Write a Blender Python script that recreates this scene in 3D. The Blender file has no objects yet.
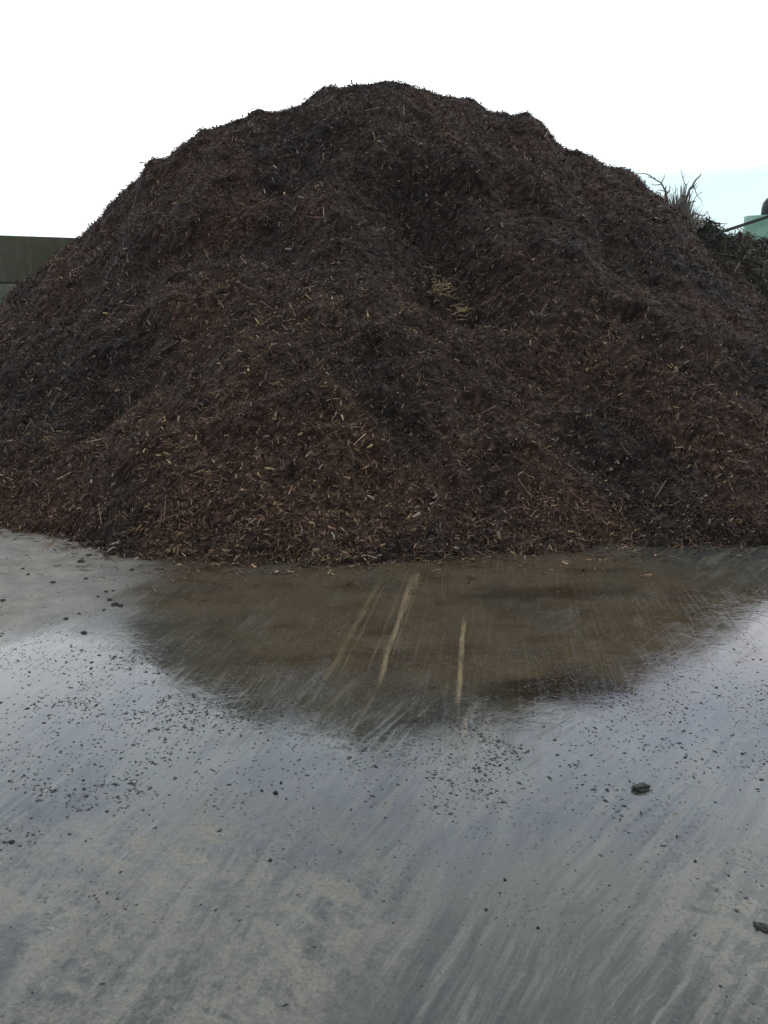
import bpy, math, random
import numpy as np
from mathutils import Vector
R = math.radians
rng = np.random.default_rng(7)
random.seed(7)
sc = bpy.context.scene
col = sc.collection

# ------------------------------------------------------------------ camera
F, PITCH, EYE = 788.0, R(13.0), 1.6
cam_d = bpy.data.cameras.new('camera'); cam = bpy.data.objects.new('camera', cam_d); col.objects.link(cam)
cam_d.sensor_fit = 'VERTICAL'; cam_d.sensor_height = 36.0; cam_d.lens = 36.0*F/1024
cam_d.clip_start = 0.05; cam_d.clip_end = 2000
cam.location = (0, 0, EYE); cam.rotation_euler = (R(90)-PITCH, 0, 0)
sc.camera = cam

def ray(px, py):
    a = (px-384)/F; b = (512-py)/F
    return np.array([a, math.cos(PITCH)+b*math.sin(PITCH), -math.sin(PITCH)+b*math.cos(PITCH)])
def at(px, py, Y):            # point seen at that spot of the photo, at forward distance Y
    d = ray(px, py); t = Y/d[1]
    return np.array([d[0]*t, Y, EYE+d[2]*t])
def gnd(px, py):
    d = ray(px, py); t = -EYE/d[2]
    return np.array([d[0]*t, d[1]*t])

# ------------------------------------------------------------------ numpy noise
def vnoise(x, y, seed=0):
    xi = np.floor(x).astype(np.int64); yi = np.floor(y).astype(np.int64)
    xf = x-xi; yf = y-yi
    u = xf*xf*xf*(xf*(xf*6-15)+10); v = yf*yf*yf*(yf*(yf*6-15)+10)
    def h(i, j):
        n = (i*374761393 + j*668265263 + seed*1274126177) & 0xffffffff
        n = ((n ^ (n >> 13))*1274126177) & 0xffffffff
        n = n ^ (n >> 16)
        a = (n & 0xffff)/65535.0*2*math.pi
        return np.cos(a), np.sin(a)
    def dot(i, j, dx, dy):
        c, s = h(i, j); return c*dx+s*dy
    n00 = dot(xi, yi, xf, yf); n10 = dot(xi+1, yi, xf-1, yf)
    n01 = dot(xi, yi+1, xf, yf-1); n11 = dot(xi+1, yi+1, xf-1, yf-1)
    return ((n00*(1-u)+n10*u)*(1-v)+(n01*(1-u)+n11*u)*v)*1.5
def fbm(x, y, oct=4, seed=0, gain=.5):
    r = np.zeros_like(x, dtype=float); a = 1.0; f = 1.0
    for o in range(oct):
        r += a*vnoise(x*f+o*17.3, y*f-o*9.1, seed+o); a *= gain; f *= 2.03
    return r
def sstep(a, b, x):
    t = np.clip((x-a)/(b-a), 0, 1); return t*t*(3-2*t)

# ------------------------------------------------------------------ materials
class NT:
    def __init__(s, mat):
        s.t = mat.node_tree; s.t.nodes.clear()
    def n(s, kind, **kw):
        nd = s.t.nodes.new(kind)
        for k, v in kw.items(): setattr(nd, k, v)
        return nd
    def l(s, a, b): s.t.links.new(a, b)
    def inp(s, sock, v):
        if hasattr(v, 'default_value') or isinstance(v, bpy.types.NodeSocket): s.l(v, sock)
        elif v is not None: sock.default_value = v
    def math(s, op, a, b=None, clamp=False):
        m = s.n('ShaderNodeMath', operation=op, use_clamp=clamp)
        s.inp(m.inputs[0], a); s.inp(m.inputs[1], b); return m.outputs[0]
    def vmath(s, op, a, b=None):
        m = s.n('ShaderNodeVectorMath', operation=op)
        s.inp(m.inputs[0], a); s.inp(m.inputs[1], b)
        return m.outputs['Value'] if op in ('LENGTH', 'DOT_PRODUCT') else m.outputs[0]
    def mapr(s, v, a, b, c=0.0, d=1.0, smooth=True):
        m = s.n('ShaderNodeMapRange', interpolation_type='SMOOTHSTEP' if smooth else 'LINEAR')
        s.inp(m.inputs[0], v)
        for i, q in enumerate((a, b, c, d)): m.inputs[i+1].default_value = q
        return m.outputs[0]
    def noise(s, vec, scale, detail=4, rough=.55, dist=0.0, out=0):
        m = s.n('ShaderNodeTexNoise'); s.l(vec, m.inputs['Vector'])
        m.inputs['Scale'].default_value = scale; m.inputs['Detail'].default_value = detail
        m.inputs['Roughness'].default_value = rough; m.inputs['Distortion'].default_value = dist
        return m.outputs[out]
    def mapping(s, vec, loc=(0,0,0), rot=(0,0,0), scale=(1,1,1)):
        if any(rot) and tuple(scale) != (1, 1, 1): vec = s.mapping(vec, rot=rot); rot = (0, 0, 0)   # turn first, then stretch
        m = s.n('ShaderNodeMapping'); s.l(vec, m.inputs[0])
        m.inputs[1].default_value = loc; m.inputs[2].default_value = rot; m.inputs[3].default_value = scale
        return m.outputs[0]
    def mix(s, f, a, b):
        m = s.n('ShaderNodeMix', data_type='RGBA')
        s.inp(m.inputs[0], f)
        for sock, v in ((m.inputs[6], a), (m.inputs[7], b)):
            if isinstance(v, tuple): sock.default_value = (*v, 1) if len(v) == 3 else v
            else: s.l(v, sock)
        return m.outputs[2]
    def mixf(s, f, a, b):
        m = s.n('ShaderNodeMix', data_type='FLOAT')
        s.inp(m.inputs[0], f); s.inp(m.inputs[2], a); s.inp(m.inputs[3], b); return m.outputs[0]
def newmat(name):
    m = bpy.data.materials.new(name); m.use_nodes = True
    t = NT(m); b = t.n('ShaderNodeBsdfPrincipled'); o = t.n('ShaderNodeOutputMaterial'); t.l(b.outputs[0], o.inputs[0])
    return m, t, b
def simple_mat(name, c1, c2, scale=8, rough=.7, bump=.2, bscale=40, spec=.5, metal=0):
    m, t, b = newmat(name)
    co = t.n('ShaderNodeTexCoord').outputs['Object']
    f = t.mapr(t.noise(co, scale, 5, .6), .35, .65)
    t.l(t.mix(f, c1, c2), b.inputs['Base Color']); b.inputs['Roughness'].default_value = rough
    b.inputs['Specular IOR Level'].default_value = spec; b.inputs['Metallic'].default_value = metal
    if bump:
        bp = t.n('ShaderNodeBump'); bp.inputs['Strength'].default_value = bump; bp.inputs['Distance'].default_value = .02
        t.l(t.noise(co, bscale, 5, .6), bp.inputs['Height']); t.l(bp.outputs[0], b.inputs['Normal'])
    return m

# mulch: one colour per chip from the mesh attribute
def mulch_mat():
    m, t, b = newmat('mulch')
    a = t.n('ShaderNodeAttribute', attribute_name='chip_colour')
    co = t.n('ShaderNodeTexCoord').outputs['Object']
    f = t.mapr(t.noise(co, 120, 3, .6), .3, .7, .7, 1.3)
    v = t.vmath('SCALE', a.outputs['Color']); v.node.inputs['Scale'].default_value = 1; t.l(f, v.node.inputs['Scale'])
    t.l(v, b.inputs['Base Color'])
    t.l(t.mapr(t.noise(co, 60, 2), .3, .7, .5, .85), b.inputs['Roughness'])
    b.inputs['Specular IOR Level'].default_value = MULCH_SPEC
    bp = t.n('ShaderNodeBump'); bp.inputs['Strength'].default_value = .5; bp.inputs['Distance'].default_value = .004
    t.l(t.noise(co, 220, 3, .6), bp.inputs['Height']); t.l(bp.outputs[0], b.inputs['Normal'])
    return m
MULCH_SPEC = .09

def ground_mat():
    m, t, b = newmat('wet_yard')
    P = t.n('ShaderNodeTexCoord').outputs['Object']
    sep = t.n('ShaderNodeSeparateXYZ'); t.l(P, sep.inputs[0]); X, Y = sep.outputs[0], sep.outputs[1]
    warp = t.vmath('SUBTRACT', t.noise(P, 1.1, 5, .6, out=1), (.5, .5, .5))
    ws = t.vmath('SCALE', warp); ws.node.inputs['Scale'].default_value = 1.1
    W = t.vmath('ADD', P, ws)                                   # warped position
    wf = t.vmath('SCALE', t.vmath('SUBTRACT', t.noise(P, 5, 5, .65, out=1), (.5, .5, .5))); wf.node.inputs['Scale'].default_value = .35
    Wf = t.vmath('ADD', P, wf)
    def ell(c, r, lo, hi, rot=0, src=None):                     # 1 inside, 0 outside, soft edge
        v = t.mapping(src or W, loc=(0, 0, 0), rot=(0, 0, 0))
        v = t.vmath('SUBTRACT', v, (c[0], c[1], 0))
        v = t.mapping(v, rot=(0, 0, rot)) if rot else v
        v = t.vmath('MULTIPLY', v, (1/r[0], 1/r[1], 0))
        return t.mapr(t.vmath('LENGTH', v), lo, hi, 1, 0)
    # streaks dragged by a loader bucket: long thin noise in two directions
    ww0 = t.vmath('SCALE', warp); ww0.node.inputs['Scale'].default_value = .10
    sA = t.noise(t.mapping(t.vmath('ADD', P, ww0), rot=(0, 0, R(14)), scale=(9, .6, 1)), 1.6, 5, .62, .15)
    ww = t.vmath('SCALE', warp); ww.node.inputs['Scale'].default_value = .10
    W2 = t.vmath('ADD', P, ww)
    sB = t.noise(t.mapping(W2, rot=(0, 0, R(40)), scale=(11, .55, 1)), 1.5, 5, .62, .15)
    sC = t.noise(t.mapping(W2, rot=(0, 0, R(24)), scale=(10, .6, 1)), 1.5, 5, .62, .15)
    Xs = t.math('ADD', X, t.math('MULTIPLY', t.noise(P, 1.3, 2), .6))
    streak = t.mixf(t.mapr(Xs, .55, 1.0), t.mixf(t.mapr(Xs, -.15, .3), sA, sC), sB)
    # long drags cross finer ones, and both come and go over the yard
    def fan(r, sc): return t.noise(t.mapping(W2, rot=(0, 0, R(r)), scale=sc), 1.5, 4, .65, .2)
    finer = t.mixf(t.mapr(Xs, .55, 1.0), t.mixf(t.mapr(Xs, -.15, .3), fan(17, (34, 2.2, 1)), fan(28, (34, 2.2, 1))), fan(44, (34, 2.2, 1)))
    streak = t.mixf(t.mapr(t.noise(P, 1.9, 3, .5), .40, .62, .15, .85), .5, streak)
    streak = t.math('ADD', streak, t.math('MULTIPLY', t.math('SUBTRACT', finer, .5), t.mapr(t.noise(t.mapping(P, loc=(4, 2, 0)), 2.3, 3), .4, .62, .1, .75)))
    sfine = t.noise(t.mapping(P, rot=(0, 0, R(8)), scale=(30, 1.2, 1)), 1.6, 3, .6)
    # how dry / how much film
    dryUL = t.math('MULTIPLY', t.mapr(t.math('ADD', X, t.math('MULTIPLY', t.noise(P, 2.6, 7, .7, .6), 1.0)), -1.8, -.6, 1, 0),
                   t.mapr(t.math('ADD', Y, t.math('MULTIPLY', t.noise(P, 2.6, 6, .65), .8)), 4.15, 4.7))
    dryBL = ell((-.62, 1.93), (.80, .62), .55, 1.12, src=W2)
    dryBR = ell((1.22, 1.8), (.62, .62), .3, 1.1, src=W2)
    mott = t.mapr(t.noise(P, 9, 5, .6, .6), .42, .6)
    mott2 = t.mapr(t.mixf(.38, t.noise(t.mapping(W, rot=(0, 0, R(-35)), scale=(.7, 1.5, 1)), 9, 5, .65, .7), streak), .46, .56)
    bars = t.mapr(t.noise(t.mapping(W2, rot=(0, 0, R(-58)), scale=(13, 4.5, 1)), 1.0, 3, .6, .4), .44, .58)
    track = t.mapr(t.noise(t.mapping(W2, rot=(0, 0, R(14)), scale=(3.2, .3, 1)), 1.0, 2, .5), .42, .55)
    mott3 = t.math('MAXIMUM', t.math('MULTIPLY', bars, track), t.math('MULTIPLY', mott2, .55))
    mott3 = t.math('ADD', t.math('MULTIPLY', mott3, .7), t.math('MULTIPLY', t.mapr(t.noise(W2, 30, 5, .75, .5), .42, .6), .45))
    dBL = t.math('MULTIPLY', dryBL, mott3); dBR = t.math('MULTIPLY', dryBR, mott2)
    dst = t.math('MULTIPLY', t.mapr(streak, .52, .64), t.mapr(Y, 1.9, 3.6, .55, .15))
    dry = t.math('MAXIMUM', t.math('MAXIMUM', dryUL, t.math('MULTIPLY', t.math('MAXIMUM', dBL, dBR), .8)), dst)
    dry = t.math('MAXIMUM', dry, t.mapr(Y, 7, 14, 0, .8))
    # brown silt washed out of the heap
    silt = ell((.66, 4.45), (2.25, 1.55), .62, 1.10)
    silt = t.math('MAXIMUM', silt, ell((-1.2, 4.85), (.9, .75), .3, 1.1))
    silt = t.math('MULTIPLY', silt, t.mapr(t.noise(W, 1.7, 5, .6), .25, .55, .6, 1))
    siltd = t.math('MULTIPLY', silt, t.mapr(t.noise(t.mapping(P, scale=(.8, 1.7, 1)), 1.5, 5, .6, .5), .48, .62))
    wetc = t.mix(t.mapr(streak, .40, .60), (.038, .041, .033), (.082, .084, .067))
    dryc = t.mix(t.mapr(t.noise(P, 5, 6, .65), .3, .7), (.105, .097, .078), (.200, .182, .145))
    siltn = t.mapr(t.noise(Wf, 4, 6, .7), .35, .7)
    brn = t.mix(siltd, (.062, .046, .027), (.036, .026, .015))
    brn = t.mix(t.math('MULTIPLY', siltn, .5), brn, (.092, .077, .053))
    brn = t.mix(t.mapr(sfine, .45, .72, 0, .25), brn, (.12, .096, .062))
    pool = t.mapr(t.noise(t.mapping(P, loc=(7, 3, 0)), 1.6, 4, .5, .4), .50, .64)     # deeper, darker wet places
    wetc = t.mix(t.math('MULTIPLY', pool, .6), wetc, (.030, .034, .032))
    dry = t.math('MULTIPLY', dry, t.math('SUBTRACT', 1.0, t.math('MULTIPLY', pool, t.mapr(Y, 3.2, 4.0, .7, 0))))
    dryc = t.mix(t.math('MAXIMUM', dryBL, dryBR), dryc, (.185, .174, .138))
    c = t.mix(dry, wetc, dryc)
    c = t.mix(t.math('MULTIPLY', silt, t.math('SUBTRACT', 1.0, t.math('MULTIPLY', dryUL, .7))), c, brn)
    deep = t.math('MAXIMUM', ell((.80, 3.34), (.42, .20), .55, 1.1, src=Wf), t.math('MULTIPLY', ell((1.0, 4.75), (.62, .17), .2, 1.15, src=Wf), .75))
    deep = t.math('MAXIMUM', deep, t.math('MULTIPLY', ell((.22, 3.0), (.22, .05), .3, 1.1, src=Wf), .8))
    c = t.mix(t.math('MULTIPLY', deep, .85), c, (.018, .014, .009))
    # pale scrapes left by a bucket edge
    def scrape(p0, p1, w, k, seed):
        p0 = np.array(p0); p1 = np.array(p1); d = p1-p0; L = float(np.linalg.norm(d)); ang = math.atan2(d[1], d[0])
        v = t.vmath('SUBTRACT', P, (float(p0[0]), float(p0[1]), 0)); v = t.mapping(v, rot=(0, 0, -ang))
        s = t.n('ShaderNodeSeparateXYZ'); t.l(v, s.inputs[0])
        wob = t.math('MULTIPLY', t.math('SUBTRACT', t.noise(P, 2.2+seed*.1, 1), .5), .03)
        ac = t.mapr(t.math('ABSOLUTE', t.math('ADD', s.outputs[1], wob)), w*.25, w, 1, 0)
        al = t.math('MULTIPLY', t.mapr(s.outputs[0], 0, .15*L), t.mapr(s.outputs[0], .8*L, L, 1, 0))
        br = t.mapr(t.noise(t.mapping(v, scale=(4, 60, 1)), 1.0, 4, .7), .35, .6, .15, 1)
        return t.math('MULTIPLY', t.math('MULTIPLY', ac, al), t.math('MULTIPLY', br, k*.62))
    scr = [((-.04, 3.3), (.20, 5.15), .020, .95, 0), ((.315, 3.12), (.475, 4.4), .017, 1.0, 2),
           ((-.30, 3.3), (.0, 5.1), .022, .35, 3), ((-.24, 3.3), (.05, 5.15), .006, .4, 9), ((-.10, 3.4), (.15, 5.1), .006, .35, 10), ((.02, 3.6), (.27, 5.2), .007, .35, 11), ((.36, 4.55), (.40, 5.2), .006, .25, 12), ((.10, 4.3), (.24, 5.2), .03, .5, 4),
           ((.33, 2.9), (.34, 3.08), .015, .6, 5), ((-.35, 2.9), (-.12, 3.5), .02, .2, 6),
           ((-.14, 2.85), (-.04, 3.3), .014, .3, 7), ((1.62, 4.08), (1.72, 3.9), .012, .7, 8)]
    acc = None
    for s_ in scr:
        q = scrape(*s_); acc = q if acc is None else t.math('MAXIMUM', acc, q)
    c = t.mix(acc, c, (.31, .245, .14))
    # dark grit ground into the surface
    vo = t.n('ShaderNodeTexVoronoi', feature='F1', voronoi_dimensions='2D'); wv = t.vmath('SCALE', t.vmath('SUBTRACT', t.noise(P, 60, 2, .5, out=1), (.5, .5, .5))); wv.node.inputs['Scale'].default_value = .02
    t.l(t.vmath('ADD', P, wv), vo.inputs['Vector']); vo.inputs['Scale'].default_value = 42
    gr = t.mapr(vo.outputs['Distance'], .08, .22, 1, 0)
    csep = t.n('ShaderNodeSeparateColor'); t.l(vo.outputs['Color'], csep.inputs[0])
    dens = t.mapr(t.noise(P, 2.3, 4, .65), .42, .62, 0, 1)
    gr = t.math('MULTIPLY', gr, t.math('LESS_THAN', csep.outputs[0], t.math('MULTIPLY', dens, .5)))
    band = t.math('MULTIPLY', t.mapr(Y, 2.2, 2.8), t.mapr(Y, 3.9, 4.6, 1, 0))
    gr = t.math('MULTIPLY', gr, t.mixf(band, .45, 1.0))
    c = t.mix(t.math('MULTIPLY', gr, .75), c, (.035, .034, .03))
    spk = t.mapr(t.noise(P, 90, 3, .7), .3, .72, .82, 1.2)
    v = t.vmath('SCALE', c); t.l(spk, v.node.inputs['Scale'])
    t.l(v, b.inputs['Base Color'])
    rg = t.mixf(dry, .03, .45); rg = t.math('ADD', rg, t.math('MULTIPLY', siltn, .06))
    rg = t.math('ADD', rg, t.math('MULTIPLY', t.mapr(t.noise(W, 2.0, 4, .6), .4, .7), .06))
    rg = t.math('ADD', rg, t.math('MULTIPLY', gr, .35))
    rg = t.math('ADD', rg, t.math('MULTIPLY', t.mapr(sfine, .45, .7), .07))
    t.l(rg, b.inputs['Roughness'])
    b.inputs['IOR'].default_value = 1.38
    t.l(t.mixf(dry, .5, .3), b.inputs['Specular IOR Level'])
    h1 = t.math('MULTIPLY', t.noise(P, 150, 3, .7), t.mixf(dry, .02, .8))
    h2 = t.math('MULTIPLY', t.noise(t.mapping(W, rot=(0, 0, R(12)), scale=(.8, 1.6, 1)), 10, 4, .6, .8), t.mapr(t.noise(P, 1.7, 3), .38, .65, .08, .45))
    h3 = t.math('MULTIPLY', gr, .9)
    h = t.math('ADD', t.math('ADD', h1, h2), t.math('ADD', h3, t.math('MULTIPLY', sfine, .05)))
    bp = t.n('ShaderNodeBump'); bp.inputs['Strength'].default_value = .55; bp.inputs['Distance'].default_value = .0035
    t.l(h, bp.inputs['Height']); t.l(bp.outputs[0], b.inputs['Normal'])
    return m

def block_mat(name, base, moss, light):
    m, t, b = newmat(name)
    P = t.n('ShaderNodeTexCoord').outputs['Object']
    drip = t.noise(t.mapping(P, scale=(1, 1, .12)), 5, 5, .6)
    c = t.mix(t.mapr(t.noise(P, 1.6, 5, .6), .35, .65), base, moss)
    c = t.mix(t.mapr(drip, .48, .66, 0, .7), c, light)
    c = t.mix(t.mapr(t.noise(P, 30, 5, .7), .45, .75, 0, .35), c, (.03, .03, .022))
    t.l(c, b.inputs['Base Color']); b.inputs['Roughness'].default_value = .85; b.inputs['Specular IOR Level'].default_value = .3
    bp = t.n('ShaderNodeBump'); bp.inputs['Strength'].default_value = .5; bp.inputs['Distance'].default_value = .01
    t.l(t.noise(P, 25, 6, .65), bp.inputs['Height']); t.l(bp.outputs[0], b.inputs['Normal'])
    return m

M = dict(
    mulch=mulch_mat(), ground=ground_mat(),
    block=block_mat('mossy_concrete', (.145, .14, .10), (.115, .122, .075), (.22, .215, .165)),
    block_pale=block_mat('pale_concrete', (.26, .26, .22), (.18, .19, .15), (.34, .34, .30)),
    clod=simple_mat('dark_clod', (.036, .032, .027), (.075, .066, .055), 30, .75, .8, 90),
    stone=simple_mat('dark_stone', (.035, .033, .030), (.09, .085, .078), 25, .6, .8, 60),
    straw=simple_mat('dry_straw', (.56, .42, .20), (.34, .25, .12), 30, .6, .2, 150),
    pale2=simple_mat('tan_wood', (.30, .20, .115), (.22, .14, .08), 30, .6, .4, 150),
    pale3=simple_mat('grey_wood', (.40, .35, .29), (.27, .22, .17), 30, .6, .4, 150),
    pale=simple_mat('pale_wood', (.52, .37, .20), (.34, .22, .11), 30, .6, .4, 150),
    twig=simple_mat('dead_twig', (.075, .065, .055), (.17, .15, .12), 20, .8, .4, 90),
    green=simple_mat('pale_green_paint', (.42, .74, .56), (.55, .82, .66), 2.5, .5, .1, 20),
    steel=simple_mat('dark_steel', (.035, .037, .038), (.07, .065, .06), 4, .5, .2, 20),
    rubber=simple_mat('black_rubber', (.018, .018, .019), (.03, .03, .03), 6, .7, .2, 30),
)

# ------------------------------------------------------------------ object helpers
def tag(o, label=None, cat=None, group=None, kind=None):
    if label: o['label'] = label
    if cat: o['category'] = cat
    if group: o['group'] = group
    if kind: o['kind'] = kind
    return o
def empty(name, loc, rz=0):
    o = bpy.data.objects.new(name, None); col.objects.link(o); o.location = loc; o.rotation_euler.z = rz
    o.empty_display_size = .2; return o
def link(name, me, mat, parent=None):
    if mat and not me.materials: me.materials.append(mat)
    o = bpy.data.objects.new(name, me); col.objects.link(o); o.parent = parent; return o
def npmesh(name, V, loops, sizes, smooth=False, colour=None):
    me = bpy.data.meshes.new(name)
    me.vertices.add(len(V)); me.vertices.foreach_set('co', V.astype(np.float32).ravel())
    me.loops.add(len(loops)); me.loops.foreach_set('vertex_index', loops.astype(np.int32))
    st = np.concatenate(([0], np.cumsum(sizes)[:-1])).astype(np.int32)
    me.polygons.add(len(sizes)); me.polygons.foreach_set('loop_start', st)
    try: me.polygons.foreach_set('loop_total', sizes.astype(np.int32))
    except Exception: pass
    me.polygons.foreach_set('use_smooth', np.full(len(sizes), smooth))
    if colour is not None:
        a = me.attributes.new('chip_colour', 'FLOAT_COLOR', 'POINT')
        a.data.foreach_set('color', np.concatenate((colour, np.ones((len(colour), 1))), 1).astype(np.float32).ravel())
    me.update(calc_edges=True); me.validate(); return me
class MB:
    def __init__(s): s.v = []; s.f = []
    def box(s, c, d, rot=None, bev=0):
        import itertools
        x, y, z = d[0]/2, d[1]/2, d[2]/2; n = len(s.v)
        if not bev:
            pts = [(i*x, j*y, k*z) for k in (-1, 1) for i, j in ((-1,-1),(1,-1),(1,1),(-1,1))]
            fs = [(0,3,2,1),(4,5,6,7),(0,1,5,4),(1,2,6,5),(2,3,7,6),(3,0,4,7)]
        else:
            pts = []; fs = []
            import bmesh
            bm = bmesh.new(); bmesh.ops.create_cube(bm, size=1)
            for v in bm.verts: v.co = Vector((v.co.x*d[0], v.co.y*d[1], v.co.z*d[2]))
            bmesh.ops.bevel(bm, geom=bm.edges[:], offset=bev, segments=2, affect='EDGES')
            bm.verts.index_update(); pts = [tuple(v.co) for v in bm.verts]; fs = [tuple(v.index for v in f.verts) for f in bm.faces]; bm.free()
        for p in pts:
            q = Vector(p)
            if rot is not None: q = rot @ q
            s.v.append(tuple(q+Vector(c)))
        s.f += [tuple(i+n for i in f) for f in fs]
    def bar(s, a, b, w, h):
        a = Vector(a); b = Vector(b); d = b-a
        s.box((a+b)/2, (d.length, w, h), rot=d.to_track_quat('X', 'Z').to_matrix())
    def tube(s, pts, rad, n=6):
        pts = [Vector(p) for p in pts]; base = len(s.v); k = len(pts)
        for i, p in enumerate(pts):
            t = (pts[min(i+1, k-1)]-pts[max(i-1, 0)]).normalized()
            u = t.cross(Vector((0, 0, 1)));
            if u.length < .05: u = t.cross(Vector((1, 0, 0)))
            u.normalize(); w = t.cross(u); r = rad[i] if hasattr(rad, '__len__') else rad
            for j in range(n):
                a = 2*math.pi*j/n; s.v.append(tuple(p+u*(r*math.cos(a))+w*(r*math.sin(a))))
        for i in range(k-1):
            for j in range(n):
                a = base+i*n+j; b2 = base+i*n+(j+1) % n; s.f.append((a, b2, b2+n, a+n))
        s.f.append(tuple(base+j for j in range(n))[::-1]); s.f.append(tuple(base+(k-1)*n+j for j in range(n)))
    def build(s, name, mat, parent=None, smooth=False):
        me = bpy.data.meshes.new(name); me.from_pydata(s.v, [], s.f); me.update()
        if smooth: me.polygons.foreach_set('use_smooth', [True]*len(me.polygons))
        return link(name, me, mat, parent)

def gh(x, y):      # the yard is a little uneven, with a shallow dip where the puddle stands
    x = np.asarray(x, float); y = np.asarray(y, float)
    return .004*fbm(x*.6, y*.6, 2, 301)*np.exp(-(x/9)**2-((y-3)/8)**2)-.030*np.exp(-((x-.98)/1.1)**2-((y-4.25)/.95)**2)
# ------------------------------------------------------------------ the heap's height field
CX, CY = -.15, 12.7
TL = np.array([[0,0],[.6,.02],[1.2,.12],[2,.34],[2.9,.70],[3.8,1.25],[4.7,1.95],[6.1,2.9],[7.6,3.95],[9.3,5.06],[12,6.7],[20,11]])
TR = np.array([[0,0],[.6,.02],[1.2,.10],[2,.30],[2.9,.62],[3.8,1.12],[4.7,1.65],[5.4,2.2],[6.3,3.0],[7.6,3.95],[9.3,5.06],[12,6.7],[20,11]])
TF = np.array([[0,0],[.8,.10],[1.5,.42],[2.2,.95],[4.5,2.85],[6.2,4.25],[7.3,5.06],[9,6.2],[16,11]])    # down the front
bx = np.array([-20,-6,-3.23,-2.6,-2.0,-1.3,-.6,.11,1.02,1.96,2.89,6,20])
bo = np.array([7.4,7.4,6.5,6.13,5.55,5.38,5.34,5.36,5.66,5.83,5.74,6.4,7.4])
def base_h(x, y):
    dx = x-CX; dy = y-CY
    foot = np.interp(x, bx, bo)                                # where the toe of the slope meets the ground
    dist = np.where(dy < 0, -dy, dy)
    # scale forward distance so that the toe lands on the measured line
    want = np.abs(CY-foot)
    def drop_lat(a): return np.where(a < 0, np.interp(-a, TL[:,0], TL[:,1]), np.interp(a, TR[:,0], TR[:,1]))
    r = np.sqrt(dx*dx+(dist*1.25)**2)+1e-6
    wl = np.abs(dx)/r
    dl = drop_lat(np.sign(dx)*r)
    fr = np.sqrt((dx/1.25)**2+dist**2)
    dfr = np.interp(fr, TF[:,0], TF[:,1])
    d = dfr*(1-wl**2)+dl*wl**2
    h = 5.06-d
    # toe correction, only on the front lower half
    return h
# correction table so that base_h is zero on the measured foot line
_xs = np.linspace(-9, 9, 73); _foot0 = []
for xx in _xs:
    ys = np.linspace(3, 12.6, 1200); hh = base_h(np.full_like(ys, xx), ys); i = np.argmax(hh > 0); _foot0.append(ys[i])
_foot0 = np.array(_foot0); _shift = np.interp(_xs, bx, bo)-_foot0
def H0(x, y):
    sh = np.interp(x, _xs, _shift)
    # the shift fades to nothing at the crest
    k = np.clip((12.2-y)/(12.2-5.4), 0, 1.2)
    return base_h(x, y-sh*k)
def hit(px, py, fn, t0=3.0, t1=22.0, n=2000):
    d = ray(px, py); t = np.linspace(t0, t1, n); x = d[0]*t; y = d[1]*t; z = EYE+d[2]*t
    g = z-fn(x, y); i = np.argmax(g < 0)
    return np.array([x[i], y[i], z[i]])
# (px, py, radius across m, radius along m, height m): lobes, ledges and hollows seen on the slope
LUMPS = [(415,195,.70,.8,-.55),(440,262,.5,.55,-.28),(470,300,.5,.4,-.20),(395,146,.7,.35,.22),(470,160,.8,.35,.15),
         (330,215,.7,.7,.20),(330,330,1.3,.9,.22),(560,250,1.2,.7,.20),(620,330,1.3,.8,.16),(540,200,.6,.5,-.12),
         (230,225,.6,.35,-.16),(200,195,.8,.4,.12),(110,300,.9,.4,-.15),(150,275,.8,.4,.14),(70,340,.8,.5,.14),
         (120,400,1.0,.5,-.10),(250,420,1.2,.6,.10),(480,420,1.1,.6,.10),(640,450,1.0,.6,-.08),(650,260,.6,.5,-.16),
         (340,110,.5,.4,.10),(600,390,.8,.4,-.09),(380,470,.9,.4,-.07)]
LW = []
for px, py, ra, rb, a in LUMPS:
    p = hit(px, py, H0); LW.append((p[0], p[1], ra, rb, a))
LW += [(-1.15,12.6,.35,.8,.10),(2.35,12.4,.28,.6,.22),(2.9,12.4,.4,.6,-.08),(-3.65,12.2,.22,.4,.22),(-2.3,12.5,.4,.6,.07),(4.1,12.3,.3,.5,.06)]
_cx = np.linspace(-8, 8, 33); _cv = np.zeros(33)
def HM(x, y):
    h = H0(x, y); h = h+np.interp(x, _cx, _cv)*sstep(.3, 3.0, h)
    for cx, cy, ra, rb, a in LW: h = h+a*np.exp(-((x-cx)/ra)**2-((y-cy)/rb)**2)
    k = np.clip((h+.05)/.8, 0.22, 1)
    h = h + k*(.12*fbm(x*.8+3, y*.95, 2, 11, .45) + .045*(fbm(x*1.9, y*3.0+7, 2, 23)))
    rg = 1-np.abs(fbm(x*1.3+1.7, y*1.7, 3, 41)); h = h+k*.05*(rg-.7)
    return h
# nudge the crest until the skyline follows the photograph's
SKY = np.array([(0,314),(20,287),(50,266),(70,252),(86,240),(120,204),(140,182),(170,160),(200,141),(230,127),(260,116),(290,109),(310,103),(330,91),(355,87),(380,85),(420,91),
       (450,98),(470,105),(500,117),(530,124),(545,139),(565,147),(580,153),(600,165),(620,178),(640,190),(660,201),(675,218),(690,236),(722,276),(768,304)], float)
for it in range(9):
    ex = []; ev = []
    for px, py in SKY:
        d = ray(px, 300); yy = np.linspace(7, 16, 400); xx = d[0]/d[1]*yy
        zz = HM(xx, yy); e = (zz-EYE)/yy; i = int(np.argmax(e))
        dt = ray(px, py); ex.append(xx[i]); ev.append(dt[2]/dt[1]*yy[i]+EYE-zz[i])
    o_ = np.argsort(ex); dv = np.interp(_cx, np.array(ex)[o_], np.array(ev)[o_])
    _cv = _cv+dv*.8
print('skyline error', np.abs(ev).max())
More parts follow.
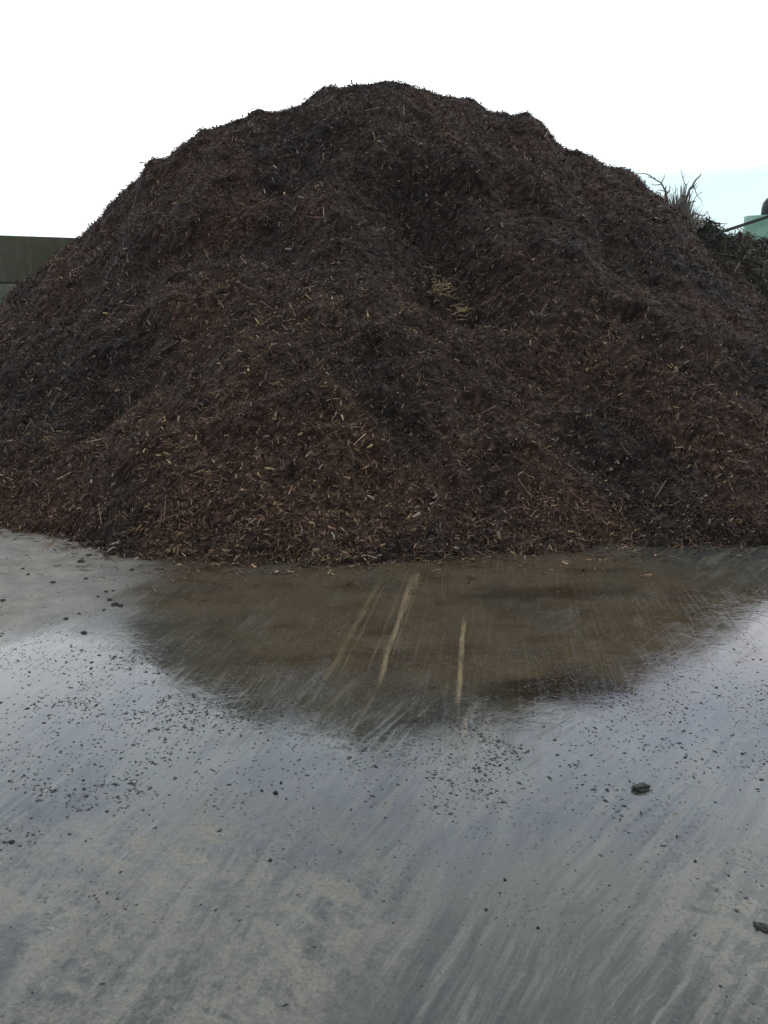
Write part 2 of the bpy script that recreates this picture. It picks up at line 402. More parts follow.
# small lumps and steps that stand on the skyline itself
LATE = []
for px, a, rx in [(150,.15,.13),(139,-.05,.15),(167,-.05,.14),(318,.07,.16),(335,.08,.22),(296,-.09,.22),(524,.08,.15),(536,.05,.12),(556,-.05,.16),(583,.05,.10),
                  (600,-.05,.12),(262,.06,.15),(205,.06,.14),(245,-.04,.12),(390,.03,.25),(445,-.04,.2),(470,.05,.15),(108,.08,.12),(628,.06,.12),(100,-.05,.12)]:
    d = ray(px, 200); yy = np.linspace(7, 16, 400); xx = d[0]/d[1]*yy; i = int(np.argmax((HM(xx, yy)-EYE)/yy))
    LATE.append((xx[i], yy[i], rx, .5, a))
def HF(x, y):
    h = HM(x, y)
    for cx, cy, ra, rb, a in LATE: h = h+a*np.exp(-((x-cx)/ra)**2-((y-cy)/rb)**2)
    k = np.clip((h+.03)/.3, .5, 1)
    return h + k*(.040*fbm(x*4.5, y*5.5, 3, 61, .5)+.055*np.maximum(0, fbm(x*2.6+8, y*3.4, 3, 71, .55)-.12) + .012*fbm(x*19, y*21, 2, 77, .5)) + np.exp(-(h/.16)**2)*.085*fbm(x*2.6, y*2.6, 4, 83, .6)

# shared colour fields of the mulch
def mulch_colour(x, y, n):
    """per-chip colours: blackish zones, part composted mulch and part painted shade, and red-brown fresher zones"""
    z = fbm(x*.55+9, y*.7, 4, 91)
    dark = sstep(.0, .5, z+.05)
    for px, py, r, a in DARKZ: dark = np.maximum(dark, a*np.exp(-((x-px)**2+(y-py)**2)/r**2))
    red = sstep(-.25, .3, fbm(x*.8-4, y*.9+3, 3, 133))
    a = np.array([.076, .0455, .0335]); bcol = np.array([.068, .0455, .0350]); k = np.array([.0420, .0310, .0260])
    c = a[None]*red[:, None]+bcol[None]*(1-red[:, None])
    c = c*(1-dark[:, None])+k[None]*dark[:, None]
    c = c*np.exp(rng.normal(-.03, .62, (n, 1)))
    return c, dark
DARKZ = []  # blackish zones: composted mulch colour with some shade of the hollows painted in
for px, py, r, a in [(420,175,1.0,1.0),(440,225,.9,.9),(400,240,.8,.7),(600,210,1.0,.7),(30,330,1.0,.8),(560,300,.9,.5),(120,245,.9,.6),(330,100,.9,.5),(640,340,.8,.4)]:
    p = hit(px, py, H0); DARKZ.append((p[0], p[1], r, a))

# core sheet
def grid_sheet(fn, xs, ys, cut=-.06):
    Xg, Yg = np.meshgrid(xs, ys); Z = fn(Xg, Yg); nx, ny = len(xs), len(ys)
    V = np.stack((Xg, Yg, np.maximum(Z, -.12)), -1).reshape(-1, 3)
    idx = np.arange(nx*ny).reshape(ny, nx)
    q = np.stack((idx[:-1,:-1], idx[:-1,1:], idx[1:,1:], idx[1:,:-1]), -1).reshape(-1, 4)
    keep = (Z.reshape(-1)[q] > cut).any(1); q = q[keep]
    used = np.zeros(nx*ny, bool); used[q.ravel()] = True; rm = np.cumsum(used)-1
    return V[used], rm[q]
xs = np.linspace(-11, 11, 560)
ys = np.concatenate((np.linspace(4.9, 13.5, 420), np.linspace(13.6, 22, 120)))
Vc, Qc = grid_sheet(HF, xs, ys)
cc, _ = mulch_colour(Vc[:, 0], Vc[:, 1], len(Vc)); cc *= .45  # sheet colour darkened to act as the shade in gaps between chips

# chips: thin three-sided slivers lying in every direction over the sheet
def chips(x, y, fn, L, colr, wr=(.14, .42), tilt=.5, lift=.006, zmin=None, seed=1):
    n = len(x); e = .03
    h = fn(x, y); gx = (fn(x+e, y)-fn(x-e, y))/(2*e); gy = (fn(x, y+e)-fn(x, y-e))/(2*e)
    N = np.stack((-gx, -gy, np.ones(n)), 1); N /= np.linalg.norm(N, axis=1)[:, None]
    D = rng.normal(0, 1, (n, 3)); D -= N*(D*N).sum(1)[:, None]; D /= np.linalg.norm(D, axis=1)[:, None]
    D = D+N*rng.normal(0, tilt, n)[:, None]; D /= np.linalg.norm(D, axis=1)[:, None]
    Wv = np.cross(D, N+rng.normal(0, .45, (n, 3))); Wv /= np.linalg.norm(Wv, axis=1)[:, None]
    T = np.cross(Wv, D)
    w = L*rng.uniform(wr[0], wr[1], n); th = w*rng.uniform(.18, .5, n)
    c = np.stack((x, y, h), 1)+N*(lift+rng.exponential(.009, n))[:, None]+N*(np.abs((D*N).sum(1))*L*.22)[:, None]
    if zmin is not None: c[:, 2] = np.maximum(c[:, 2], zmin)
    V = np.zeros((n, 6, 3))
    for k, s in ((0, -1), (3, 1)):
        tp = rng.uniform(.25, 1.0, n); sk = rng.uniform(-.3, .3, n)*w
        ctr = c+D*(s*L/2)[:, None]+Wv*sk[:, None]
        V[:, k] = ctr-Wv*(w*tp/2)[:, None]
        V[:, k+1] = ctr+Wv*(w*tp/2)[:, None]
        V[:, k+2] = ctr+T*(th*tp)[:, None]+Wv*(rng.uniform(-.2, .2, n)*w)[:, None]
    tri = np.array([0,2,1, 3,4,5]); quad = np.array([0,1,4,3, 1,2,5,4, 2,0,3,5])
    base = (np.arange(n)*6)[:, None]
    loops = np.concatenate((base+tri[None], base+quad[None]), 1)
    sizes = np.tile(np.array([3,3,4,4,4]), n)
    C = np.repeat(colr, 6, axis=0)
    return V.reshape(-1, 3), loops.ravel(), sizes, C
def scatter(n_try, x0, x1, y0, y1, dens):
    """rejection sampling; dens returns chips per square metre"""
    x = rng.uniform(x0, x1, n_try); y = rng.uniform(y0, y1, n_try)
    p = dens(x, y)*((x1-x0)*(y1-y0))/n_try
    k = rng.uniform(0, 1, n_try) < p
    return x[k], y[k]
def dens_main(x, y):
    h = np.maximum(HM(x, y), HF(x, y))
    d = np.interp(y, [5, 7, 9, 12.5, 13.2, 15, 22], [6200, 5300, 3900, 3200, 1700, 600, 300])
    half = .49*np.maximum(y, 1)+1.1
    d = np.where(np.abs(x) > half, np.minimum(d, 450), d)
    return np.where(h > -.01, d, 0)
x, y = scatter(2200000, -10.5, 10.5, 4.9, 21, dens_main)
n = len(x)
L = np.clip(np.exp(rng.normal(math.log(.0170), .5, n)), .008, .075)*np.interp(y, [5.3, 12], [1, 1.4])
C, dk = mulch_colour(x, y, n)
u = rng.uniform(0, 1, n)
warm = sstep(-.15, .45, fbm(x*1.1+30, y*1.3, 4, 201))
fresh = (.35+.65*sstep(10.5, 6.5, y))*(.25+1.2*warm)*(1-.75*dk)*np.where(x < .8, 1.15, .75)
pt = .25*fresh+.035; pp = .035*fresh+.004; L = np.where(u < pt, L*.8, L)
tan = np.array([.165, .108, .060]); pale = np.array([.40, .28, .15]); grey = np.array([.13, .115, .108]); mid = np.array([.105, .068, .050])
mm = rng.uniform(0, 1, n) < .30*(1-.6*dk); C[mm] = mid*np.exp(rng.normal(0, .3, (mm.sum(), 1)))  # lighter brown chips, their colour standing in for glints on wet bark
mt = u < pt; C[mt] = tan*np.exp(rng.normal(.1, .45, (mt.sum(), 1)))
mp = (u >= pt) & (u < pt+pp); C[mp] = pale*np.exp(rng.normal(0, .3, (mp.sum(), 1)))
mg = (u >= pt+pp) & (u < pt+pp+.04); C[mg] = grey*np.exp(rng.normal(0, .3, (mg.sum(), 1)))
mf = rng.uniform(0, 1, n) < .040; C[mf] = np.array([.27, .215, .165])*np.exp(rng.normal(0, .3, (mf.sum(), 1)))
print('chips', n)
parts = [chips(x, y, HF, L, C, tilt=.65)]
# long thin sticks
x, y = scatter(60000, -7, 7, 5.3, 12.8, lambda x, y: np.where((HM(x, y) > .02) & (np.abs(x) < .49*y+.5), 22, 0))
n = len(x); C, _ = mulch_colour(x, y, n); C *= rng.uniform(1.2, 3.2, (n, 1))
parts.append(chips(x, y, HF, rng.uniform(.08, .2, n), C, wr=(.03, .07), tilt=.25, lift=.012))
# clumps: bigger bark lumps
x, y = scatter(60000, -7, 7, 5.3, 12.8, lambda x, y: np.where((HM(x, y) > .02) & (np.abs(x) < .49*y+.5), 60, 0))
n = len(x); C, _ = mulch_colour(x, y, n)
parts.append(chips(x, y, HF, rng.uniform(.03, .055, n), C, wr=(.35, .6), tilt=.5, lift=.0))
# ragged toe: chips thinning out over the yard
def dens_toe(x, y):
    foot = np.interp(x, bx, bo); d = foot-y
    return np.where((d > -.4) & (d < .9), (3000*np.exp(-np.clip(d+.03, 0, 9)/.12)+480*np.exp(-np.clip(d, 0, 9)/.28))*(.3+1.6*sstep(-.3, .5, fbm(x*3, y*3, 3, 601))), 0)
x, y = scatter(160000, -4.6, 4.6, 4.3, 7.3, dens_toe); n = len(x)
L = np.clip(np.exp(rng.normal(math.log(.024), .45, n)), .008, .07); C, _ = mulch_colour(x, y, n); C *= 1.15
mt = rng.uniform(0, 1, n) < .24; C[mt] = tan*np.exp(rng.normal(.1, .4, (mt.sum(), 1)))
mt = rng.uniform(0, 1, n) < .03; C[mt] = pale
parts.append(chips(x, y, lambda a, b: np.maximum(HF(a, b), gh(a, b)), L, C, tilt=.15, lift=.003))

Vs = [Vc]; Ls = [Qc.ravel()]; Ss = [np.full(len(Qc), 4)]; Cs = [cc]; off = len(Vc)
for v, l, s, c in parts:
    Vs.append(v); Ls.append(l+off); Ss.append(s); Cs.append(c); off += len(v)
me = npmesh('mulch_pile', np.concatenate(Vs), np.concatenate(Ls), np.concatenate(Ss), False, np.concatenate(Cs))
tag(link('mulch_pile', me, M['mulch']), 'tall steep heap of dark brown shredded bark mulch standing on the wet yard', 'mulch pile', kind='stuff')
print('mulch verts', off)

# ------------------------------------------------------------------ ground
gx = np.concatenate((np.linspace(-400, -12, 12), np.linspace(-11, 11, 221), np.linspace(12, 400, 12)))
gy = np.concatenate((np.linspace(-200, -4, 10), np.linspace(-3, 9, 161), np.linspace(10, 600, 16)))
Xg, Yg = np.meshgrid(gx, gy); Vg = np.stack((Xg, Yg, gh(Xg, Yg)), -1).reshape(-1, 3)
idx = np.arange(len(Vg)).reshape(Xg.shape)
q = np.stack((idx[:-1,:-1], idx[:-1,1:], idx[1:,1:], idx[1:,:-1]), -1).reshape(-1, 4)
tag(link('ground', npmesh('ground', Vg, q.ravel(), np.full(len(q), 4), True), M['ground']),
    'wet concrete yard with a brown puddle, scrape marks and a film of water', kind='structure')

# grit: small dark crumbs lying in the water film
octv = np.array([[1,0,0],[0,1,0],[-1,0,0],[0,-1,0],[.2,.1,1],[0,0,-.3]]); octf = np.array([0,1,4, 1,2,4, 2,3,4, 3,0,4, 1,0,5, 2,1,5, 3,2,5, 0,3,5])
def dens_grit(x, y):
    n1 = sstep(-.25, .55, fbm(x*1.3+5, y*1.1, 4, 401)); n2 = sstep(-.1, .5, fbm(x*4, y*3.4+2, 3, 417))
    bnd = np.interp(y, [1.2, 1.8, 2.3, 2.7, 3.5, 4.1, 5.2, 7], [60, 110, 360, 1000, 1100, 420, 120, 120])
    cen = np.exp(-((x-.6)/1.5)**2-((y-4.2)/.8)**2)
    return bnd*(.5+n1*n2*5.5)*(1-.75*cen)
x, y = scatter(300000, -3.6, 3.6, 1.2, 6.2, dens_grit)
foot = np.interp(x, bx, bo); k = y < foot; x = x[k]; y = y[k]; n = len(x)
r = np.clip(np.exp(rng.normal(math.log(.0042), .5, n)), .0016, .0105)*np.interp(y, [1.5, 2.6], [.62, 1])
ang = rng.uniform(0, 6.28, n); V = octv[None]*rng.uniform(.45, 1.35, (n, 6, 3))*r[:, None, None]*np.array([1.3, .8, .55])[None, None]
ca, sa = np.cos(ang)[:, None], np.sin(ang)[:, None]
V = np.stack((V[:,:,0]*ca-V[:,:,1]*sa, V[:,:,0]*sa+V[:,:,1]*ca, V[:,:,2]), -1)
V += np.stack((x, y, gh(x, y)), 1)[:, None]
lp = (np.arange(n)*6)[:, None]+octf[None]
tag(link('grit', npmesh('grit', V.reshape(-1, 3), lp.ravel(), np.full(n*8, 3)), M['clod']),
    'fine dark crumbs of bark and dirt strewn over the wet yard', 'grit', kind='stuff')

# ------------------------------------------------------------------ clods and stones one can pick out
def rock_mesh(name, seed, sx=1, sy=1, sz=1, amp=.35):
    import bmesh
    bm = bmesh.new(); bmesh.ops.create_icosphere(bm, subdivisions=3, radius=1)
    r_ = random.Random(seed); o = Vector((r_.uniform(0, 50), r_.uniform(0, 50), r_.uniform(0, 50)))
    from mathutils import noise as mn
    for v in bm.verts:
        p = v.co.copy(); d = 1+amp*mn.noise(p*1.3+o)+amp*.6*mn.noise(p*3.1+o)+amp*.35*mn.noise(p*7+o)
        v.co = Vector((p.x*d*sx, p.y*d*sy, max(p.z, -.35)*d*sz))
    me = bpy.data.meshes.new(name); bm.to_mesh(me); bm.free(); return me
rocks = [rock_mesh('dirt_clod', s, 1, .8, .55, .75) for s in range(5)]
for rk in rocks: rk.materials.append(M['clod'])
g = gnd(641, 789)
o = link('stone', rock_mesh('stone', 21, 1.35, .8, .62, .4), M['stone']); o.location = (g[0], g[1], .006); o.scale = (.025,)*3; o.rotation_euler.z = R(8)
tag(o, 'dark flat stone alone on the wet yard, largest lump in front of the heap', 'stone')
g = gnd(763, 929)
o = link('stone', rock_mesh('stone', 33, 1.4, .7, .55, .4), M['stone']); o.location = (g[0], g[1], .004); o.scale = (.018,)*3; o.rotation_euler.z = R(-35)
tag(o, 'small dark stone near the right edge of the yard, closest to the viewer', 'stone')
CL = [(42,533,9),(44,527,8),(60,537,8),(81,562,9),(53,583,6),(110,600,7),(115,605,9),(121,606,7),(66,619,6),(84,633,8),(96,548,8),
      (70,541,6),(88,556,5),(28,575,5),(23,569,4),(3,601,6),(86,579,5),(106,592,5),(132,570,6),(113,591,4),(79,614,4),(97,546,6),(92,545,6),
      (98,597,4),(104,610,4),(12,842,7),(276,793,9),(262,791,5),(281,783,5),(270,861,6),(695,862,5),(505,880,5),(538,928,5),(486,910,5)]
for i, (px, py, s) in enumerate(CL):
    g = gnd(px, py); dist = math.hypot(g[0], g[1], EYE) if False else math.sqrt(g[0]**2+g[1]**2+EYE**2)
    o = link('dirt_clod', rocks[i % 5], None); o.location = (g[0], g[1], .002+float(gh(g[:1], g[1:])[0])); o.scale = (s*(.34 if py < 700 else .27)*dist/F,)*3; o.rotation_euler.z = random.uniform(0, 6.28)
    if py < 700: tag(o, 'black clod of wet mulch on the grey concrete off the left foot of the heap', 'clod', 'black clods off the left foot of the heap')
    else: tag(o, 'tiny black clod lying in the water film near the viewer', 'clod', 'tiny black clods in the foreground')

# ------------------------------------------------------------------ pale splinters one can pick out
def splinter(seed):
    r_ = random.Random(seed); mb = MB(); n = 5; r_.random(); bend = r_.uniform(-.12, .12)
    pts = [((i/(n-1)-.5), bend*math.sin(math.pi*i/(n-1))+r_.uniform(-.02, .02), .03*math.sin(math.pi*i/(n-1))) for i in range(n)]
    w = r_.uniform(.05, .17); base = 0
    for i, p in enumerate(pts):
        k = w*(1 if 0 < i < n-1 else r_.uniform(.25, .7)); tt = k*.45
        mb.v += [(p[0], p[1]-k, p[2]-tt), (p[0], p[1]+k, p[2]-tt), (p[0]+.02, p[1]+k*.7, p[2]+tt), (p[0], p[1]-k*.8, p[2]+tt)]
    for i in range(n-1):
        for j in range(4):
            a = i*4+j; b2 = i*4+(j+1) % 4; mb.f.append((a, b2, b2+4, a+4))
    mb.f += [(3, 2, 1, 0), tuple(range((n-1)*4, n*4))]
    me = bpy.data.meshes.new('wood_splinter'); me.from_pydata(mb.v, [], mb.f); me.update(); me.materials.append(M[('pale', 'pale2', 'pale3')[seed % 3]]); return me
SPM = [splinter(s) for s in range(11)]
SP = [(308,456,13,40),(321,468,9,60),(415,487,10,-30),(434,497,9,30),(257,457,10,15),(512,554,14,-8),(366,557,10,5),(530,387,9,80),
      (438,285,8,70),(443,292,8,20),(462,312,7,0),(466,308,7,-60),(530,344,8,80),(410,490,7,60),(370,499,9,-60),(376,496,8,-50),(346,516,7,80),
      (280,513,8,60),(300,435,8,20),(118,545,15,35),(112,550,9,50),(195,552,9,20),(172,548,9,70),(30,498,7,20),(150,520,8,45),(90,470,7,30),
      (52,372,7,20),(40,365,6,10),(28,337,6,0),(184,341,6,30),(700,400,6,60),(610,470,8,10),(560,530,11,-25),(570,533,10,-10),(690,522,8,20),
      (430,541,10,10),(448,551,11,-5),(227,552,9,10),(270,470,9,10),(262,487,8,70),(333,537,10,-65),(244,538,12,65),(250,520,8,30),
      (645,205,5,0),(667,215,5,80),(690,234,6,0),(656,219,6,10),(692,208,5,60),(520,475,8,40),(468,470,7,20),(120,330,6,30),(420,145,5,20),(210,505,9,60)]
def place_splinter(px, py, s, a, i):
    p = hit(px, py, HF); d = np.linalg.norm(p-np.array([0, 0, EYE])); e = .05
    X1 = np.array([p[0]]); Y1 = np.array([p[1]])
    gx_ = float((HF(X1+e, Y1)-HF(X1-e, Y1))[0]/(2*e)); gy_ = float((HF(X1, Y1+e)-HF(X1, Y1-e))[0]/(2*e))
    Nn = Vector((-gx_, -gy_, 1)).normalized()
    o = link('wood_splinter', SPM[(i*5+i//11) % 11], None); q = Nn.to_track_quat('Z', 'Y')
    o.rotation_mode = 'QUATERNION'
    from mathutils import Quaternion
    o.rotation_quaternion = q @ Quaternion((0, 0, 1), R(a)) @ Quaternion((0, 1, 0), random.uniform(-.5, .5))
    o.location = Vector(p)+Nn*random.uniform(.006, .016); L_ = s*d/F*random.uniform(.7, 1.05); o.scale = (L_, L_*random.uniform(.8, 1.3), L_)
    tag(o, 'pale splinter of fresh wood standing out against the dark mulch of the heap', 'wood splinter', 'pale wood splinters on the heap')
for i, (px, py, s, a) in enumerate(SP): place_splinter(px, py, s, a, i)
for i in range(60):
    px = random.gauss(280, 190); py = random.uniform(380, 552)
    if 5 < px < 763: place_splinter(px, py, random.uniform(3.5, 8), random.uniform(-90, 90), i)

mb = MB()
for i in range(85):
    px = random.gauss(441, 7) if i % 3 else random.gauss(461, 6); py = random.gauss(289, 6) if i % 3 else random.gauss(311, 5)
    p = hit(px, py, HF)+np.array([0, -.02, .02]); a = random.uniform(0, 6.28); l = random.uniform(.04, .15); z = random.uniform(-.03, .05)
    dv = np.array([math.cos(a)*l, math.sin(a)*l*.5, z]); bd = np.array([0, 0, random.uniform(0, .02)])
    mb.tube([p-dv/2, p+bd, p+dv/2], [.0022, .0026, .0015], 4)
tag(mb.build('straw_tuft', M['straw']), 'pale yellow straw tuft caught in the hollow halfway up the heap', 'straw', kind='stuff')
# ------------------------------------------------------------------ brush heap behind on the right
def HB(x, y):
    h = np.maximum(0, 3.28-.55*np.maximum(0, 6.9-x)-.45*np.maximum(0, x-12.5)) - .62*np.maximum(0, 16.2-y) - .5*np.maximum(0, y-17.4)
    h = np.maximum(h, 3.55-.75*np.sqrt((x-5.85)**2+(y-15.0)**2+.06))
    return h+.22*fbm(x*1.2, y*1.2, 3, 501)+.13*fbm(x*3.4, y*3.4, 3, 511)
_p = at(758, 286, 14.3)
def HB2(x, y):
    return HB(x, y)-.9*np.exp(-((x-_p[0])/.28)**2-((y-_p[1]-.5)/.55)**2)
xs2 = np.linspace(3.5, 15, 240); ys2 = np.linspace(10, 22, 220)
Vb, Qb = grid_sheet(HB2, xs2, ys2)
def brush_colour(x, y, n):
    g_ = sstep(-.3, .3, fbm(x*1.1, y*1.1, 3, 521))[:, None]
    return (np.array([[.052, .056, .040]])*g_+np.array([[.085, .066, .050]])*(1-g_))*np.exp(rng.normal(0, .4, (n, 1)))
cb = brush_colour(Vb[:, 0], Vb[:, 1], len(Vb))*.6
x, y = scatter(60000, 4.5, 12.5, 12, 19, lambda x, y: np.where(HB2(x, y) > .1, 800, 0)); n = len(x)
C = brush_colour(x, y, n); mt = rng.uniform(0, 1, n) < .03; C[mt] = (.26, .22, .18)
pb = [chips(x, y, HB2, rng.uniform(.05, .16, n), C, wr=(.06, .3), tilt=.6, lift=.02)]
x, y = scatter(30000, 4.5, 12.5, 12, 19, lambda x, y: np.where(HB2(x, y) > .1, 60, 0)); n = len(x)
C = brush_colour(x, y, n)*rng.uniform(1, 3, (n, 1))
pb.append(chips(x, y, HB2, rng.uniform(.15, .42, n), C, wr=(.02, .05), tilt=.35, lift=.02))
Vs = [Vb]; Ls = [Qb.ravel()]; Ss = [np.full(len(Qb), 4)]; Cs = [cb]; off = len(Vb)
for v, l, s, c in pb: Vs.append(v); Ls.append(l+off); Ss.append(s); Cs.append(c); off += len(v)
me = npmesh('brush_heap', np.concatenate(Vs), np.concatenate(Ls), np.concatenate(Ss), False, np.concatenate(Cs))
tag(link('brush_heap', me, M['mulch']), 'rough heap of dark greenish brush and roots behind the right flank of the mulch', 'brush heap', kind='stuff')

# dead branches sticking out of the brush (outlines from the photograph, standing at real depth)
def branch(px_pts, Y, r0, label, subs=(), depth=.25):
    mb = MB(); n = len(px_pts)
    def path(pp, Ya, Yb, ra, rb):
        k = len(pp); P3 = [at(px, py, Ya+(Yb-Ya)*i/max(1, k-1)+random.uniform(-.03, .03)) for i, (px, py) in enumerate(pp)]
        out = []
        for i in range(k-1):
            for j in range(3):
                f_ = j/3; out.append(P3[i]*(1-f_)+P3[i+1]*f_+np.array([random.uniform(-.008, .008) for _ in range(3)]))
        out.append(P3[-1]); m_ = len(out)
        mb.tube(out, [ra+(rb-ra)*i/(m_-1) for i in range(m_)], 6)
    path(px_pts, Y, Y+depth, r0, r0*.3)
    for s_ in subs: path(s_, Y+depth*.5, Y+depth*.5+random.uniform(-.3, .3), r0*.5, r0*.15)
    o = mb.build('dead_branch', M['twig'], smooth=True); tag(o, label, 'branch', 'dead branches on the brush heap'); return o
branch([(684,226),(684,205),(690,189),(696,180),(701,174)], 14.7, .030, 'thickest bare stick leaning right and up from the brush tuft at the heap\'s right shoulder', [[(689,190),(694,187),(697,183)]])
branch([(670,222),(668,205),(666,192),(661,183),(655,179),(648,177)], 14.6, .022, 'dead branch arching over to the left at the top of the brush tuft', [[(662,184),(656,185),(650,184)],[(666,192),(660,190),(655,192)],[(661,183),(664,178),(664,174)],[(655,179),(648,174),(638,173),(628,174)]])
branch([(683,226),(685,200),(686,186),(682,176),(681,168)], 14.8, .012, 'thin upright twig ending highest in the brush tuft', [[(686,188),(689,181)],[(683,178),(685,173)]])
branch([(690,222),(689,190),(693,185),(697,195),(703,192)], 14.9, .013, 'kinked thin twig on the right of the leaning thick stick', [[(697,195),(694,201)],[(695,189),(699,184)],[(697,195),(701,200),(703,206)]])
branch([(686,228),(688,212),(690,204),(693,201),(696,201)], 14.7, .020, 'short hooked branch low on the right of the brush tuft', [[(689,206),(688,199)]])
branch([(684,222),(693,213),(700,215),(707,216)], 14.7, .016, 'low twig pointing flat to the right out of the brush tuft', [[(703,216),(709,211)],[(702,216),(704,221)]])
branch([(665,222),(665,205),(665,196),(666,186)], 14.6, .035, 'stubby thick upright stick on the left of the brush tuft', [[(665,195),(670,190),(670,185)]])
branch([(675,224),(675,205),(673,196),(677,188)], 14.7, .014, 'short upright twig in the middle of the brush tuft', [[(674,198),(671,193)]])
branch([(741,250),(743,236),(744,228)], 14.9, .012, 'thin pale twig standing in front of the green machine', [[(742,242),(739,233)]])
# dense tuft of broken stems round them
mb = MB()
for i in range(420):
    px = random.gauss(681, 11); py = 228+random.uniform(-6, 10)-abs(px-680)*.1; Y = 14.5+random.uniform(-.1, .7)
    hgt = random.uniform(12, 42)*math.exp(-((px-680)/15)**2); lean = (px-680)*.35+random.gauss(0, 4)
    P3 = [at(px+lean*f_**1.5, py-hgt*f_, Y+.2*f_) for f_ in (0, .33, .66, 1)]
    mb.tube(P3, [.012, .010, .007, .003], 4)
o = mb.build('twig_tuft', M['twig']); tag(o, 'dense tuft of thin broken stems at the base of the dead branches', 'twigs', kind='stuff')

# ------------------------------------------------------------------ concrete block wall on the left
wroot_p = at(0, 234, 14.35); WZ = 3.2; YAW = R(17)
wall = empty('block_wall', (wroot_p[0], wroot_p[1]+.3, 0), YAW)
tag(wall, 'mossy olive wall of big stacked concrete blocks behind the left flank of the heap', 'wall')
Lb, Hb, Db = 1.8, .8, .6
for row in range(4):
    s0 = -6.6+(.9 if row % 2 else 0)
    for k in range(7):
        x0 = s0+k*Lb
        mb = MB(); mb.box((0, 0, 0), (Lb-.012, Db, Hb-.010), bev=.018)
        pale_ = row < 3
        o = mb.build('concrete_block', M['block_pale'] if pale_ else M['block'], wall)
        o.location = (x0+Lb/2, random.uniform(-.012, .012), Hb*(row+.5))
        if pale_: o['label'] = 'greyer paler concrete block'

# ------------------------------------------------------------------ green machine at the right edge
mroot = empty('screening_machine', (8.95, 18.6, 0), R(-26))
tag(mroot, 'pale green steel machine with black exhaust showing above the brush heap', 'machine')
def mpart(fn, name, mat, parent=mroot, smooth=False):
    mb = MB(); fn(mb); return mb.build(name, mat, parent, smooth)
def body(mb):
    mb.box((1.5, 0, 2.1), (3.6, 1.7, 1.0), bev=.05); mb.box((1.9, 0, 2.95), (2.2, 1.5, .7), bev=.05)
mpart(body, 'engine_housing', M['green'])
hz0 = 3.53
hop = mpart(lambda mb: [mb.bar((-.75, -.9, hz0), (2.6, -.9, hz0), .06, .10), mb.bar((-.75, .9, hz0), (2.6, .9, hz0), .06, .10), mb.bar((-.75, -.87, hz0), (-.75, .87, hz0), .06, .10)], 'hopper_frame', M['green'])
mpart(lambda mb: [mb.box((.9, -.95, hz0+.27), (3.3, .04, .42)), mb.box((.9, .95, hz0+.27), (3.3, .04, .42)), mb.box((-.78, 0, hz0+.27), (.04, 1.8, .42))], 'hopper_side', M['green'], hop)
for xx in (-.7, .1, .9, 1.7, 2.5):
    mpart(lambda mb: mb.bar((xx, -.96, 2.4), (xx, -.96, hz0-.06), .08, .08), 'post', M['green'])
for xx in (-.7, .9):
    mpart(lambda mb: [mb.bar((xx+.05, -1.02, 2.5), (xx+.75, -1.02, hz0-.1), .05, .07), mb.bar((xx+1.55, -1.02, 2.5), (xx+.85, -1.02, hz0-.1), .05, .07)], 'brace', M['green'])
mpart(lambda mb: [mb.bar((-1.15, -1.15, 3.70), (2.4, -1.15, 4.75), .07, .06)], 'conveyor_beam', M['steel'])
def exh(mb):
    pts = [(0, 0, 0), (0, 0, .45), (0, 0, .62), (0, 0, .74), (0, 0, .82), (0, 0, .86)]
    mb.tube([(a-.22, b-.5, c*.62+hz0+.40) for a, b, c in pts], [.27, .27, .25, .20, .12, .03], 20)
mpart(exh, 'exhaust_stack', M['rubber'], smooth=True)
for yy in (-.85, .85):
    mpart(lambda mb: mb.box((1.5, yy, .45), (3.4, .4, .8), bev=.2), 'track', M['rubber'])
mpart(lambda mb: mb.box((1.5, 0, 1.2), (3.2, 1.1, .7), bev=.05), 'chassis', M['steel'])

# ------------------------------------------------------------------ world, sun
w = bpy.data.worlds.new('World'); sc.world = w; w.use_nodes = True
SUN_EL, SUN_AZ = R(66), R(40)                 # sun behind thin cloud, ahead and to the left
class WN(NT):
    def __init__(s, t): s.t = t; t.nodes.clear()
t = WN(w.node_tree)
bg = t.n('ShaderNodeBackground'); out = t.n('ShaderNodeOutputWorld'); t.l(bg.outputs[0], out.inputs[0])
sky = t.n('ShaderNodeTexSky'); sky.sky_type = 'NISHITA'; sky.sun_disc = False
sky.sun_elevation = SUN_EL; sky.sun_rotation = SUN_AZ; sky.air_density = 1; sky.dust_density = 2
D = t.n('ShaderNodeTexCoord').outputs['Generated']
sp = t.n('ShaderNodeSeparateXYZ'); t.l(D, sp.inputs[0])
el = sp.outputs[2]
cl = t.noise(t.mapping(D, scale=(1, 1, 2.2)), 2.3, 5, .55, .4)
cl2 = t.noise(t.mapping(D, loc=(3, 1, 0), scale=(1, 1, 1.6)), 5.0, 5, .6)
hi = t.mapr(el, .30, .50)                       # above the picture: greyer, bluer cloud
cloud = t.mix(hi, (10.6, 10.8, 11), (9.8, 10.6, 11.2))
cloud = t.mix(t.math('MULTIPLY', t.mapr(el, .48, .75), .6), cloud, (8.3, 8.3, 7.7))
cloud = t.mix(t.math('MULTIPLY', t.mapr(cl, .42, .62), t.mapr(el, .25, .4)), cloud, (7.0, 8.0, 10.0))
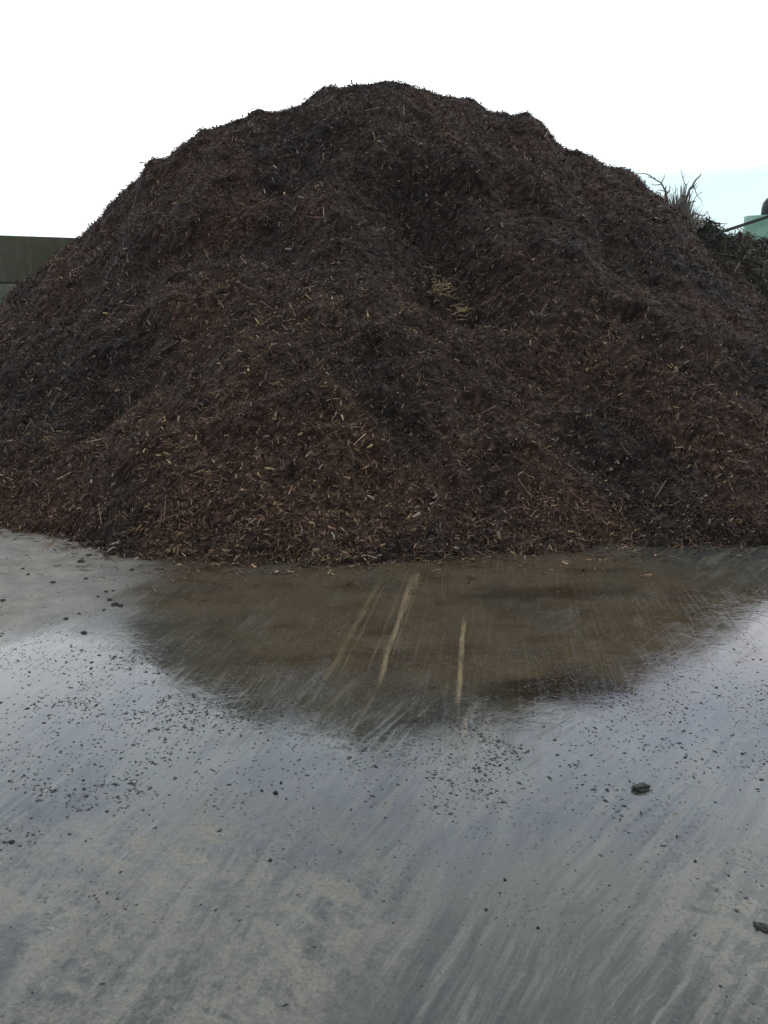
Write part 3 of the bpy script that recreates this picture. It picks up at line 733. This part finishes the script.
blot = t.noise(t.mapping(D, loc=(1.5, 7, 2), scale=(1, 1, 1.3)), 4.2, 4, .5, .3)
cloud = t.mix(t.math('MULTIPLY', t.mapr(blot, .54, .64), t.mapr(el, .33, .42)), cloud, (5.4, 6.1, 7.6))
# pale cyan gap low on the right, a fainter one low on the left
gapR = t.math('MULTIPLY', t.mapr(sp.outputs[0], .10, .30), t.mapr(t.math('ADD', el, t.math('MULTIPLY', cl2, .05)), .185, .235, 1, 0))
gapL = t.math('MULTIPLY', t.mapr(sp.outputs[0], -.42, -.28, 1, 0), t.math('MULTIPLY', t.mapr(el, .20, .24, 1, 0), t.mapr(cl2, .4, .6, .5, .8)))
cloud = t.mix(gapR, cloud, (6.8, 8.6, 8.9))
cloud = t.mix(gapL, cloud, (6.8, 8.7, 9.0))
res = t.mix(.85, sky.outputs[0], cloud)
# the cloud is brightest ahead, where the sun stands behind it, dimmer behind the viewer
gain = t.math('MULTIPLY', t.mapr(sp.outputs[1], -.3, .8, .55, 1.9), t.math('MULTIPLY', t.mapr(el, .52, .8, 1, .62), t.mapr(el, .22, .38, .72, 1)))
gap = t.math('MAXIMUM', gapR, gapL)
gain = t.mixf(gap, gain, .80)
rs = t.vmath('SCALE', res); t.l(gain, rs.node.inputs['Scale']); res = rs
t.l(res, bg.inputs[0]); bg.inputs[1].default_value = .12

sd = bpy.data.lights.new('sun', 'SUN'); sd.energy = .6; sd.angle = R(25); sd.color = (1, .96, .9)
so = bpy.data.objects.new('sun', sd); col.objects.link(so)
# direction towards the sun
ds = Vector((math.sin(SUN_AZ)*math.cos(SUN_EL), math.cos(SUN_AZ)*math.cos(SUN_EL), math.sin(SUN_EL)))
so.rotation_euler = ds.to_track_quat('Z', 'Y').to_euler()

vs = sc.view_settings
vs.view_transform = 'Standard'; vs.look = 'None'; vs.gamma = 1; vs.exposure = EXPO if 'EXPO' in globals() else .45
sc.render.engine = 'CYCLES'; sc.render.resolution_x = 768; sc.render.resolution_y = 1024
